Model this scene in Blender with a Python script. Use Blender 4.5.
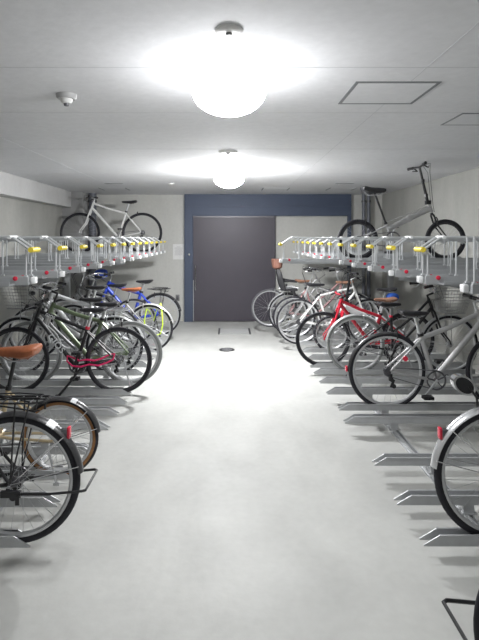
import bpy, math, random
from mathutils import Vector, Matrix

for o in list(bpy.data.objects):
    bpy.data.objects.remove(o, do_unlink=True)
scene = bpy.context.scene
COL = scene.collection
random.seed(7)
PI = math.pi

# ------------------------------------------------------------------ camera
F = 500.0
CH = 1.57
cam_d = bpy.data.cameras.new('camera')
cam = bpy.data.objects.new('camera', cam_d)
COL.objects.link(cam)
cam.location = (0, 0, CH)
cam.rotation_euler = (PI / 2, 0, 0)
cam_d.sensor_fit = 'VERTICAL'
cam_d.sensor_height = 24.0
cam_d.lens = 24.0 * F / 640.0
cam_d.shift_x = 10.5 / 640.0
cam_d.shift_y = -82.0 / 640.0
cam_d.clip_start = 0.05
scene.camera = cam

# ------------------------------------------------------------------ world + exposure
world = bpy.data.worlds.new('world')
scene.world = world
world.use_nodes = True
world.node_tree.nodes['Background'].inputs[0].default_value = (0.82, 0.83, 0.85, 1)
world.node_tree.nodes['Background'].inputs[1].default_value = 0.2
scene.view_settings.view_transform = 'Standard'
scene.view_settings.look = 'None'
scene.view_settings.gamma = 1.0
scene.view_settings.use_curve_mapping = False
scene.view_settings.exposure = 1.5
LAMP_POWER = (33.0, 138.0)          # emission strength of the two ceiling lamps' glass: nearer, farther
LAMP_TOP_DIM = 1.6                   # emission of the upper glass, dimmed to tame the ceiling hot spot

# ------------------------------------------------------------------ materials
MATS = {}
def mat(name, color, rough=0.5, metal=0.0, noise=0.0, scale=30.0, bump=0.0, coat=0.0, emit=None, alpha=None):
    if name in MATS:
        return MATS[name]
    m = bpy.data.materials.new(name)
    m.use_nodes = True
    nt = m.node_tree
    b = nt.nodes['Principled BSDF']
    b.inputs['Base Color'].default_value = (*color, 1)
    b.inputs['Roughness'].default_value = rough
    b.inputs['Metallic'].default_value = metal
    if coat:
        b.inputs['Coat Weight'].default_value = coat
        b.inputs['Coat Roughness'].default_value = 0.25
    tc = nt.nodes.new('ShaderNodeTexCoord')
    no = nt.nodes.new('ShaderNodeTexNoise')
    no.inputs['Scale'].default_value = scale
    no.inputs['Detail'].default_value = 4
    nt.links.new(tc.outputs['Object'], no.inputs['Vector'])
    n = noise if noise else 0.06
    mix = nt.nodes.new('ShaderNodeMix')
    mix.data_type = 'RGBA'
    mix.inputs[6].default_value = (*[c * (1 - n) for c in color], 1)
    mix.inputs[7].default_value = (*[min(1, c * (1 + n)) for c in color], 1)
    nt.links.new(no.outputs['Fac'], mix.inputs[0])
    nt.links.new(mix.outputs[2], b.inputs['Base Color'])
    if bump:
        bp = nt.nodes.new('ShaderNodeBump')
        bp.inputs['Strength'].default_value = bump
        bp.inputs['Distance'].default_value = 0.01
        nt.links.new(no.outputs['Fac'], bp.inputs['Height'])
        nt.links.new(bp.outputs['Normal'], b.inputs['Normal'])
    if emit:
        b.inputs['Emission Color'].default_value = (*emit[0], 1)
        b.inputs['Emission Strength'].default_value = emit[1]
    MATS[name] = m
    return m

rubber = mat('rubber', (0.018, 0.018, 0.024), 0.75, 0, 0.2, 60)
rubber_grey = mat('grey_rubber', (0.25, 0.26, 0.255), 0.7, 0, 0.1, 60)
rubber_mid = mat('mid_grey_rubber', (0.10, 0.10, 0.11), 0.7, 0, 0.1, 60)
gum = mat('gum_rubber', (0.30, 0.15, 0.06), 0.7, 0, 0.15, 40)
alloy = mat('alloy', (0.62, 0.63, 0.64), 0.32, 0.85, 0.08, 40)
alloy_rim = mat('alloy_rim', (0.66, 0.67, 0.68), 0.38, 0.6, 0.06, 40)
spoke_m = mat('spoke_steel', (0.55, 0.56, 0.57), 0.35, 0.7)
chrome = mat('chrome', (0.8, 0.8, 0.82), 0.12, 1.0)
black_metal = mat('black_metal', (0.02, 0.02, 0.022), 0.35, 0.2, 0.1, 30, 0, 0.3)
black_plastic = mat('black_plastic', (0.025, 0.025, 0.028), 0.5, 0, 0.15)
dark_rim = mat('dark_rim', (0.05, 0.05, 0.055), 0.35, 0.4)
steel_dark = mat('dark_steel', (0.16, 0.16, 0.17), 0.4, 0.8, 0.2, 50)
leather_black = mat('black_saddle_cover', (0.03, 0.03, 0.034), 0.42, 0, 0.15, 80, 0.15)
leather_tan = mat('tan_saddle_cover', (0.40, 0.13, 0.055), 0.42, 0, 0.18, 50, 0.15)
leather_brown = mat('brown_saddle_cover', (0.32, 0.17, 0.11), 0.5, 0, 0.18, 50, 0.15)
red_plastic = mat('red_reflector', (0.75, 0.03, 0.07), 0.25, 0, 0.1, 60, 0, 0.5)
white_tape = mat('white_sticker', (0.85, 0.87, 0.88), 0.35, 0)
amber = mat('amber_reflector', (0.85, 0.35, 0.05), 0.3, 0)
clear_lens = mat('lamp_lens', (0.8, 0.83, 0.85), 0.1, 0, 0.05, 60, 0, 0.5)
PAINT = {
    'black': mat('black_paint', (0.012, 0.012, 0.014), 0.45, 0.0, 0.05, 20, 0, 0.15),
    'green': mat('olive_green_paint', (0.15, 0.20, 0.11), 0.35, 0.15, 0.06, 20, 0, 0.5),
    'silver': mat('silver_paint', (0.72, 0.73, 0.74), 0.33, 0.25, 0.05, 20, 0, 0.4),
    'dullsilver': mat('dull_silver_paint', (0.50, 0.50, 0.50), 0.35, 0.35, 0.05, 20, 0, 0.3),
    'white': mat('white_paint', (0.90, 0.90, 0.88), 0.3, 0, 0.03, 20, 0, 0.6),
    'blue': mat('blue_paint', (0.025, 0.07, 0.55), 0.3, 0.1, 0.05, 20, 0, 0.6),
    'red': mat('red_paint', (0.70, 0.02, 0.05), 0.28, 0.05, 0.05, 20, 0, 0.6),
    'pink': mat('dusky_pink_paint', (0.45, 0.24, 0.24), 0.35, 0.05, 0.05, 20, 0, 0.4),
    'gold': mat('champagne_paint', (0.58, 0.47, 0.30), 0.34, 0.4, 0.05, 20, 0, 0.5),
    'grey': mat('grey_paint', (0.20, 0.205, 0.21), 0.35, 0.3, 0.05, 20, 0, 0.5),
}
rack_grey = mat('rack_tray_steel', (0.46, 0.475, 0.485), 0.45, 0.35, 0.1, 12)
rack_rail = mat('rack_rail_steel', (0.66, 0.68, 0.69), 0.35, 0.3, 0.05, 20)
zinc = mat('zinc_tray_steel', (0.50, 0.51, 0.52), 0.42, 0.4, 0.14, 14)
white_cap = mat('white_end_cap', (0.86, 0.87, 0.87), 0.4, 0)
yellow_grip = mat('yellow_grip', (0.88, 0.70, 0.06), 0.45, 0)
white_plastic = mat('white_plastic', (0.78, 0.78, 0.76), 0.45)
grey_plastic = mat('grey_plastic', (0.25, 0.25, 0.25), 0.5)
seam_m = mat('seam_grey', (0.24, 0.25, 0.26), 0.6)
paper_m = mat('paper', (0.86, 0.86, 0.85), 0.8)
ink_m = mat('ink', (0.45, 0.45, 0.46), 0.8)
pipe_m = mat('grey_blue_pipe', (0.17, 0.18, 0.21), 0.45, 0.1, 0.08, 8)

def wall_material(name, base, dark, panels=True, rough=0.85):
    m = bpy.data.materials.new(name)
    m.use_nodes = True
    nt = m.node_tree
    b = nt.nodes['Principled BSDF']
    b.inputs['Roughness'].default_value = rough
    g = nt.nodes.new('ShaderNodeNewGeometry')
    mp = nt.nodes.new('ShaderNodeMapping')
    mp.inputs['Scale'].default_value = (1.2, 1.2, 0.45)
    nt.links.new(g.outputs['Position'], mp.inputs['Vector'])
    n1 = nt.nodes.new('ShaderNodeTexNoise')
    n1.inputs['Scale'].default_value = 1.4
    n1.inputs['Detail'].default_value = 8
    n1.inputs['Roughness'].default_value = 0.6
    nt.links.new(mp.outputs[0], n1.inputs['Vector'])
    n2 = nt.nodes.new('ShaderNodeTexNoise')
    n2.inputs['Scale'].default_value = 22
    n2.inputs['Detail'].default_value = 5
    nt.links.new(g.outputs['Position'], n2.inputs['Vector'])
    r = nt.nodes.new('ShaderNodeValToRGB')
    r.color_ramp.elements[0].position = 0.32
    r.color_ramp.elements[0].color = (*dark, 1)
    r.color_ramp.elements[1].position = 0.68
    r.color_ramp.elements[1].color = (*base, 1)
    nt.links.new(n1.outputs['Fac'], r.inputs[0])
    mx = nt.nodes.new('ShaderNodeMix')
    mx.data_type = 'RGBA'
    mx.blend_type = 'MULTIPLY'
    mx.inputs[0].default_value = 0.25
    nt.links.new(r.outputs[0], mx.inputs[6])
    nt.links.new(n2.outputs['Color'], mx.inputs[7])
    nt.links.new(r.outputs[0], mx.inputs[6])
    r2 = nt.nodes.new('ShaderNodeMapRange')
    r2.inputs[1].default_value = 0.3
    r2.inputs[2].default_value = 0.7
    r2.inputs[3].default_value = 0.85
    r2.inputs[4].default_value = 1.08
    nt.links.new(n2.outputs['Fac'], r2.inputs[0])
    nt.links.new(r2.outputs[0], mx.inputs[7])
    nt.links.new(mx.outputs[2], b.inputs['Base Color'])
    bp = nt.nodes.new('ShaderNodeBump')
    bp.inputs['Strength'].default_value = 0.12
    bp.inputs['Distance'].default_value = 0.01
    nt.links.new(n2.outputs['Fac'], bp.inputs['Height'])
    nt.links.new(bp.outputs[0], b.inputs['Normal'])
    return m
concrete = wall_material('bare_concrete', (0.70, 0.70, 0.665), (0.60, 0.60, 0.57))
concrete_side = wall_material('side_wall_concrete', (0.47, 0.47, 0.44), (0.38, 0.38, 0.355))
concrete_dark = wall_material('darker_grey_concrete', (0.42, 0.42, 0.42), (0.34, 0.34, 0.34))  # darker grey concrete of the far left pillar
ceiling_m = wall_material('painted_ceiling', (0.80, 0.805, 0.82), (0.76, 0.765, 0.78))
beam_m = wall_material('painted_beam', (0.66, 0.66, 0.65), (0.60, 0.60, 0.59))
dark_door = mat('dark_door_paint', (0.082, 0.074, 0.092), 0.42, 0.1, 0.08, 5)
dark_lintel = mat('dark_lintel_paint', (0.075, 0.098, 0.155), 0.5, 0.1, 0.08, 5)

def floor_material():
    m = wall_material('sealed_floor', (0.57, 0.575, 0.55), (0.50, 0.505, 0.485), rough=0.42)
    nt = m.node_tree
    b = nt.nodes['Principled BSDF']
    # long faint tyre streaks down the aisle and blotchy grime
    g = nt.nodes.new('ShaderNodeNewGeometry')
    mp = nt.nodes.new('ShaderNodeMapping')
    mp.inputs['Scale'].default_value = (1.6, 0.9, 1)
    nt.links.new(g.outputs['Position'], mp.inputs['Vector'])
    n = nt.nodes.new('ShaderNodeTexNoise')
    n.inputs['Scale'].default_value = 1.3
    n.inputs['Detail'].default_value = 6
    n.inputs['Distortion'].default_value = 0.6
    nt.links.new(mp.outputs[0], n.inputs['Vector'])
    mr = nt.nodes.new('ShaderNodeMapRange')
    mr.inputs[1].default_value = 0.35
    mr.inputs[2].default_value = 0.6
    mr.inputs[3].default_value = 0.91
    mr.inputs[4].default_value = 1.02
    nt.links.new(n.outputs['Fac'], mr.inputs[0])
    old = b.inputs['Base Color'].links[0].from_socket
    mx = nt.nodes.new('ShaderNodeMix')
    mx.data_type = 'RGBA'
    mx.blend_type = 'MULTIPLY'
    mx.inputs[0].default_value = 1.0
    nt.links.new(old, mx.inputs[6])
    nt.links.new(mr.outputs[0], mx.inputs[7])
    nt.links.new(mx.outputs[2], b.inputs['Base Color'])
    rr = nt.nodes.new('ShaderNodeMapRange')
    rr.inputs[1].default_value = 0.3
    rr.inputs[2].default_value = 0.7
    rr.inputs[3].default_value = 0.62
    rr.inputs[4].default_value = 0.5
    nt.links.new(n.outputs['Fac'], rr.inputs[0])
    nt.links.new(rr.outputs[0], b.inputs['Roughness'])
    b.inputs['Specular IOR Level'].default_value = 0.3
    return m
floor_m = floor_material()

# ------------------------------------------------------------------ mesh builder
class MB:
    def __init__(self):
        self.v = []
        self.f = []
    def add(self, vs, fs):
        n = len(self.v)
        self.v += [tuple(p) for p in vs]
        self.f += [tuple(i + n for i in f) for f in fs]
        return self
    def box(self, c, s, rot=None):
        x, y, z = s[0] / 2, s[1] / 2, s[2] / 2
        ps = [Vector(p) for p in ((-x,-y,-z),(x,-y,-z),(x,y,-z),(-x,y,-z),(-x,-y,z),(x,-y,z),(x,y,z),(-x,y,z))]
        if rot is not None:
            ps = [rot @ p for p in ps]
        ps = [p + Vector(c) for p in ps]
        return self.add(ps, [(3,2,1,0),(4,5,6,7),(0,1,5,4),(1,2,6,5),(2,3,7,6),(3,0,4,7)])
    def bbox(self, a, b):
        return self.box([(a[i]+b[i])/2 for i in range(3)], [abs(b[i]-a[i]) for i in range(3)])
    def tube(self, pts, r, n=8, closed=False, squash=None):
        pts = [Vector(p) for p in pts]
        k = len(pts)
        rs = r if isinstance(r, (list, tuple)) else [r] * k
        tang = []
        for i in range(k):
            if closed:
                t = pts[(i+1) % k] - pts[i-1]
            elif i == 0:
                t = pts[1] - pts[0]
            elif i == k-1:
                t = pts[-1] - pts[-2]
            else:
                t = (pts[i+1]-pts[i]).normalized() + (pts[i]-pts[i-1]).normalized()
            if t.length < 1e-9: t = Vector((1,0,0))
            tang.append(t.normalized())
        up = Vector((0,1,0)) if abs(tang[0].y) < 0.9 else Vector((0,0,1))
        nn = (up - tang[0]*up.dot(tang[0])).normalized()
        vs = []
        for i in range(k):
            if i:
                q = tang[i-1].rotation_difference(tang[i])
                nn = q @ nn
                nn = (nn - tang[i]*nn.dot(tang[i])).normalized()
            bb = tang[i].cross(nn)
            for j in range(n):
                a = 2*PI*j/n
                sa, sb = (1, 1) if not squash else squash
                vs.append(pts[i] + nn*math.cos(a)*rs[i]*sa + bb*math.sin(a)*rs[i]*sb)
        fs = []
        kk = k if closed else k-1
        for i in range(kk):
            for j in range(n):
                a = i*n+j; b = i*n+(j+1) % n
                c = ((i+1) % k)*n+(j+1) % n; d = ((i+1) % k)*n+j
                fs.append((a, b, c, d))
        if not closed:
            fs.append(tuple(range(n))[::-1])
            fs.append(tuple(range((k-1)*n, k*n)))
        return self.add(vs, fs)
    def cyl(self, a, b, r, n=12):
        return self.tube([a, b], r, n)
    def lathe_y(self, prof, c=(0,0,0), n=48, a0=0.0, a1=2*PI, closed_prof=True):
        """prof: (radius, y) points; revolved about the Y axis through c."""
        full = abs(a1-a0-2*PI) < 1e-6
        steps = n if full else n+1
        m = len(prof)
        vs = []
        for i in range(steps):
            a = a0 + (a1-a0)*i/n
            for (r, y) in prof:
                vs.append((c[0]+r*math.cos(a), c[1]+y, c[2]+r*math.sin(a)))
        fs = []
        for i in range(n):
            i2 = (i+1) % steps
            for j in range(m if closed_prof else m-1):
                j2 = (j+1) % m
                fs.append((i*m+j, i2*m+j, i2*m+j2, i*m+j2))
        if not full and closed_prof:
            fs.append(tuple(range(m)))
            fs.append(tuple(range((steps-1)*m, steps*m))[::-1])
        return self.add(vs, fs)
    def lathe_z(self, prof, c=(0,0,0), n=32):
        m = len(prof)
        vs = []
        for i in range(n):
            a = 2*PI*i/n
            for (r, z) in prof:
                vs.append((c[0]+r*math.cos(a), c[1]+r*math.sin(a), c[2]+z))
        fs = []
        for i in range(n):
            i2 = (i+1) % n
            for j in range(m-1):
                fs.append((i*m+j, i2*m+j, i2*m+j+1, i*m+j+1))
        return self.add(vs, fs)
    def loft(self, rings, cap=True):
        n = len(rings[0])
        vs = [p for r in rings for p in r]
        fs = []
        for i in range(len(rings)-1):
            for j in range(n):
                fs.append((i*n+j, i*n+(j+1) % n, (i+1)*n+(j+1) % n, (i+1)*n+j))
        if cap:
            fs.append(tuple(range(n))[::-1])
            fs.append(tuple(range((len(rings)-1)*n, len(rings)*n)))
        return self.add(vs, fs)
    def extrude_xz(self, poly, y0, y1):
        n = len(poly)
        vs = [(x, y0, z) for x, z in poly] + [(x, y1, z) for x, z in poly]
        fs = [tuple(range(n)), tuple(range(n, 2*n))[::-1]]
        for i in range(n):
            j = (i+1) % n
            fs.append((i, n+i, n+j, j))
        return self.add(vs, fs)
    def mesh(self, name, m, smooth=True, bevel=0):
        me = bpy.data.meshes.new(name)
        me.from_pydata(self.v, [], self.f)
        me.materials.append(m)
        import bmesh
        bm = bmesh.new(); bm.from_mesh(me)
        bmesh.ops.recalc_face_normals(bm, faces=bm.faces)
        if bevel:
            es = [e for e in bm.edges if len(e.link_faces) == 2 and e.calc_face_angle(0) > 0.6]
            bmesh.ops.bevel(bm, geom=es, offset=bevel, segments=2, affect='EDGES', profile=0.5)
        bm.to_mesh(me); bm.free()
        if smooth:
            me.polygons.foreach_set('use_smooth', [True]*len(me.polygons))
            try:
                me.set_sharp_from_angle(angle=0.7)
            except Exception:
                pass
        return me

CACHE = {}
def obj(name, mb, m, parent=None, key=None, loc=None, smooth=True, bevel=0):
    if key is not None and (name, key, m.name) in CACHE:
        me = CACHE[(name, key, m.name)]
    else:
        if callable(mb): mb = mb()
        me = mb.mesh(name, m, smooth, bevel)
        if key is not None: CACHE[(name, key, m.name)] = me
    o = bpy.data.objects.new(name, me)
    COL.objects.link(o)
    if parent is not None: o.parent = parent
    if loc is not None: o.location = loc
    return o
def tag(o, label=None, cat=None, group=None, kind=None):
    if label: o['label'] = label
    if cat: o['category'] = cat
    if group: o['group'] = group
    if kind: o['kind'] = kind
    return o
def empty(name, loc, rz=0.0, rx=0.0):
    o = bpy.data.objects.new(name, None)
    COL.objects.link(o)
    o.location = loc
    o.rotation_euler = (rx, 0, rz)
    o.empty_display_size = 0.1
    return o
def copy_tree(o, parent=None):
    c = o.copy(); COL.objects.link(c)
    c.parent = parent
    for ch in list(o.children):
        if ch.name != c.name: copy_tree(ch, c)
    return c
def struct(name, mb, m, **k):
    o = obj(name, mb, m, None, **k)
    o['kind'] = 'structure'
    return o

# ------------------------------------------------------------------ room
YB = 9.46; YF = -2.6; XL = -2.97; XR = 2.90; H = 2.39
struct('floor', MB().bbox((XL-.2, YF, -0.1), (XR+.2, YB+.2, 0)), floor_m, smooth=False)
struct('ceiling', MB().bbox((XL-.2, YF, H), (XR+.2, YB+.2, H+.1)), ceiling_m, smooth=False)
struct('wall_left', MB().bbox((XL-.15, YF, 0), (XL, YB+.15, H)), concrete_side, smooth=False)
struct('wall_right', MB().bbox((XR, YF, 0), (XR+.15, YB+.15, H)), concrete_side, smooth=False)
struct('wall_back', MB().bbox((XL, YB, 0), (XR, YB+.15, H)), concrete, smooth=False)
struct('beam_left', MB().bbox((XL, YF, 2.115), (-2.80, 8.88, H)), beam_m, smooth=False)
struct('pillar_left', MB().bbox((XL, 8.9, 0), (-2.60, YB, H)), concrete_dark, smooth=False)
# dark lintel across the door and the wall bay beside it
li = MB().bbox((-0.835, YB-.10, 1.985), (2.29, YB, H))
li.bbox((-0.835, YB-.115, 2.165), (2.29, YB-.10, 2.18))
struct('lintel_back', li, dark_lintel, smooth=False)
struct('trim_1', MB().bbox((2.235, YB-.10, 0), (2.29, YB, 1.985)), dark_lintel, smooth=False)
# ceiling board joints
for i, y in enumerate((2.40, 3.27, 4.6, 6.4)):
    struct('trim_%d' % (i+2), MB().bbox((-2.8, y, H-.0012), (XR, y+.004, H+.001)), mat('joint_grey', (0.6, 0.61, 0.62), 0.8), smooth=False)
for i, x in enumerate((-1.86, 0.95)):
    struct('trim_%d' % (i+6), MB().bbox((x, YF, H-.0012), (x+.003, YB, H+.001)), MATS['joint_grey'], smooth=False)

# sliding door
door = empty('sliding_door', (0.0, YB-.054, 0))
tag(door, 'wide dark purple-grey sliding door in the end wall', 'door')
obj('door_leaf', MB().bbox((-0.67, -0.03, 0.012), (0.87, 0.03, 1.985)), dark_door, door, smooth=False)
fr = MB().bbox((-0.835, -0.05, 0), (-0.685, 0.05, 1.985))
fr.bbox((-0.685, -0.012, 0), (-0.67, 0.05, 1.985))
obj('door_jamb', fr, dark_lintel, door, smooth=False)
obj('door_track', MB().bbox((-0.67, -0.06, 1.958), (0.87, -0.032, 1.972)), steel_dark, door, smooth=False)
hd = MB().tube([(-0.625, -0.032, 1.06), (-0.625, -0.07, 1.05), (-0.625, -0.075, 1.0), (-0.625, -0.075, 0.65), (-0.625, -0.07, 0.60), (-0.625, -0.032, 0.59)], 0.011, 8)
obj('door_handle', hd, chrome, door)
obj('edge_strip', MB().bbox((-0.672, -0.036, 0.012), (-0.662, -0.03, 0.78)), alloy, door, smooth=False)
lk = MB().lathe_y([(0.0, 0), (0.022, 0), (0.022, -0.014), (0.010, -0.022), (0.0, -0.022)], (-0.745, -0.05, 1.26), 16)
obj('lock_cylinder', lk, chrome, door)

# notice and socket on the end wall
nt_ = empty('paper_notice', (-0.955, YB-.002, 1.31))
tag(nt_, 'white paper notice taped to the end wall left of the dark door', 'notice')
obj('sheet', MB().bbox((-0.105, -0.003, -0.145), (0.105, 0, 0.145)), paper_m, nt_, smooth=False)
tl = MB()
for k in range(9):
    w = 0.035 if k == 0 else (0.075 if k % 3 else 0.06)
    tl.bbox((-w, -0.0042, 0.09-k*0.019), (w, -0.003, 0.095-k*0.019))
obj('printed_lines', tl, ink_m, nt_, smooth=False)
pl = empty('wall_socket', (-0.972, YB-.001, 0.44))
tag(pl, 'small grey socket plate low on the end wall beside the dark door', 'socket')
obj('plate', MB().bbox((-0.036, -0.012, -0.06), (0.036, 0, 0.06)), grey_plastic, pl, bevel=0.004)
obj('socket_face', MB().bbox((-0.02, -0.016, -0.04), (0.02, -0.011, 0.04)), steel_dark, pl, bevel=0.002)

def pipe(x, y, r, label):
    p = empty('drain_pipe', (x, y, 0))
    tag(p, label, 'pipe')
    obj('pipe', MB().cyl((0,0,0), (0,0,H), r, 24), pipe_m, p)
    for z in (0.5, 1.6, 2.25):
        obj('pipe_clamp', MB().lathe_z([(r, -.02), (r+.008, -.02), (r+.008, .02), (r, .02)], (0,0,z), 24), steel_dark, p)
pipe(-2.51, 9.20, 0.07, 'dark drain pipe in the left far corner beside the pillar')
pipe(2.505, 9.30, 0.034, 'left of the two dark drain pipes in the right far corner')
pipe(2.60, 9.31, 0.034, 'right of the two dark drain pipes in the right far corner')

# ceiling lamps: round base plate and opal glass globe
GLASSES = [mat('glowing_opal_glass_%s' % q, (0.9, 0.92, 0.95), 0.3, 0, 0.01, 10, emit=((0.985, 0.987, 1.0), LAMP_POWER[i])) for i, q in enumerate(('near', 'far'))]
DIM_GLASS = mat('dimly_glowing_opal_glass', (0.9, 0.92, 0.95), 0.3, 0, 0.01, 10, emit=((0.93, 0.97, 1.0), LAMP_TOP_DIM))
def lamp(y, label, GLASS):
    l = empty('ceiling_lamp', (0.0, y, H))
    tag(l, label, 'lamp', 'round ceiling lamps along the aisle')
    obj('lamp_base', MB().lathe_z([(0, 0), (0.12, 0), (0.12, -0.025), (0.1, -0.035), (0, -0.035)], n=40), white_plastic, l)
    def ell(t): return (0.180*math.sin(t), -0.105 + 0.115*math.cos(t))
    obj('lamp_globe', MB().lathe_z([ell(PI*.54+PI*.46*k/12) for k in range(13)], n=48), GLASS, l)
    obj('dimmed_globe_top', MB().lathe_z([ell(PI*.20+PI*.34*k/9) for k in range(10)], n=48), DIM_GLASS, l)  # added upper section, kept dim so the ceiling above does not burn out
lamp(2.45, 'nearer of the two glowing round white ceiling lamps over the aisle', GLASSES[0])
lamp(6.0, 'farther of the two glowing round white ceiling lamps over the aisle', GLASSES[1])

def disc(x, y, r, name, label, cat, m, deep):
    d = empty(name, (x, y, H))
    tag(d, label, cat)
    obj('ring', MB().lathe_z([(0, 0), (r, 0), (r, -deep), (r*.8, -deep-.008), (0, -deep-.008)], n=32), m, d)
    obj('lens', MB().lathe_z([(0, -deep-.004), (r*.25, -deep-.008), (r*.2, -deep-.016), (0, -deep-.018)], n=16), grey_plastic, d)
disc(0, 1.97, 0.056, 'ceiling_sensor', 'small flat white sensor disc on the ceiling nearer than the first lamp', 'sensor', white_plastic, 0.006)
disc(-0.01, 4.75, 0.09, 'ceiling_sensor', 'small flat white sensor disc on the ceiling between the two lamps', 'sensor', white_plastic, 0.006)
disc(-0.87, 7.5, 0.05, 'ceiling_sensor', 'tiny white sensor on the ceiling near the end wall, left of the farther lamp', 'sensor', white_plastic, 0.01)
sd = empty('smoke_detector', (-0.93, 2.86, H))
tag(sd, 'grey-white smoke detector with a cup-shaped head on the left of the ceiling', 'smoke detector')
obj('detector_base', MB().lathe_z([(0, 0), (0.058, 0), (0.056, -0.018), (0.048, -0.026), (0, -0.026)], n=32), mat('detector_grey', (0.45, 0.45, 0.45), 0.5), sd)
obj('detector_head', MB().lathe_z([(0.036, -0.024), (0.034, -0.036), (0.026, -0.05), (0.0, -0.052)], n=24), white_plastic, sd)
obj('detector_vent', MB().lathe_z([(0.0, -0.046), (0.016, -0.052), (0.013, -0.064), (0, -0.066)], n=16), steel_dark, sd)

def hatch(x0, y0, w, d, label, sides=(1, 1, 1, 1), t=0.018):
    h = empty('ceiling_hatch', (x0, y0, H))
    tag(h, label, 'hatch')
    f = MB()
    z0, z1 = -0.004, 0.0
    if sides[0]: f.bbox((0, 0, z0), (w, t, z1))
    if sides[1]: f.bbox((0, d-t, z0), (w, d, z1))
    if sides[2]: f.bbox((0, t, z0), (t, d-t, z1))
    if sides[3]: f.bbox((w-t, t, z0), (w, d-t, z1))
    obj('hatch_frame', f, mat('hatch_frame_grey', (0.25, 0.26, 0.27), 0.5, 0.3), h, smooth=False)
    obj('hatch_panel', MB().bbox((t*.8, t*.8, -0.003), (w-t*.8, d-t*.8, 0)), ceiling_m, h, smooth=False)
hatch(0.665, 2.62, 0.45, 0.43, 'grey-edged square ceiling hatch right of the nearer lamp')
hatch(1.53, 3.28, 0.45, 0.34, 'grey-edged ceiling hatch cut by the right edge of the picture', t=0.014)
for (x0, lab) in ((-2.14, 'left'), (0.55, 'middle'), (1.65, 'right')):
    hatch(x0, 8.15, 0.45, 0.45, 'small ceiling hatch near the end wall, %s one of three in a row' % lab, (0, 0, 1, 1), 0.02)
for (x0, lab) in ((-1.86, 'left'), (1.60, 'right')):
    v = empty('ceiling_vent', (x0, 7.45, H))
    tag(v, 'narrow grey slot vent in the ceiling near the end wall, on the %s' % lab, 'vent')
    obj('vent_frame', MB().bbox((0, 0, -0.006), (0.27, 0.09, 0)), mat('vent_grey', (0.42, 0.43, 0.43), 0.6), v, bevel=0.002)
    sl = MB()
    for k in range(3): sl.bbox((0.02, 0.018+k*.024, -0.008), (0.25, 0.028+k*.024, -0.005))
    obj('vent_slats', sl, grey_plastic, v, smooth=False)

# floor hatch and round cap
fh = empty('floor_hatch', (0.09, 8.42, 0))
tag(fh, 'light rectangular hatch set in the floor before the dark door', 'hatch')
obj('hatch_plate', MB().bbox((-0.24, -0.25, 0), (0.24, 0.25, 0.003)), mat('floor_plate', (0.62, 0.63, 0.62), 0.4, 0.1), fh, smooth=False)
f = MB()
f.bbox((-0.27, -0.27, 0), (-0.24, 0.27, 0.005)); f.bbox((0.24, -0.27, 0), (0.27, 0.27, 0.005))
obj('side_frame', f, steel_dark, fh, smooth=False)
f = MB().bbox((-0.24, -0.27, 0), (0.24, -0.255, 0.005)); f.bbox((-0.24, 0.255, 0), (0.24, 0.27, 0.005))
obj('edge_frame', f, mat('pale_steel', (0.42, 0.43, 0.43), 0.4, 0.2), fh, smooth=False)
fc = empty('round_floor_plate', (-0.03, 7.02, 0))
tag(fc, 'small round metal plate in the floor, nearer than the rectangular hatch', 'plate')
obj('cap_ring', MB().lathe_z([(0.075, 0), (0.11, 0), (0.108, 0.006), (0.085, 0.006), (0.075, 0.003)], n=32), steel_dark, fc)
obj('cap_lid', MB().lathe_z([(0.0, 0.006), (0.072, 0.006), (0.074, 0.001)], n=32), alloy, fc)
obj('finger_pull', MB().bbox((0.01, -0.04, 0.005), (0.06, -0.015, 0.009)), steel_dark, fc, bevel=0.002)

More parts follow.
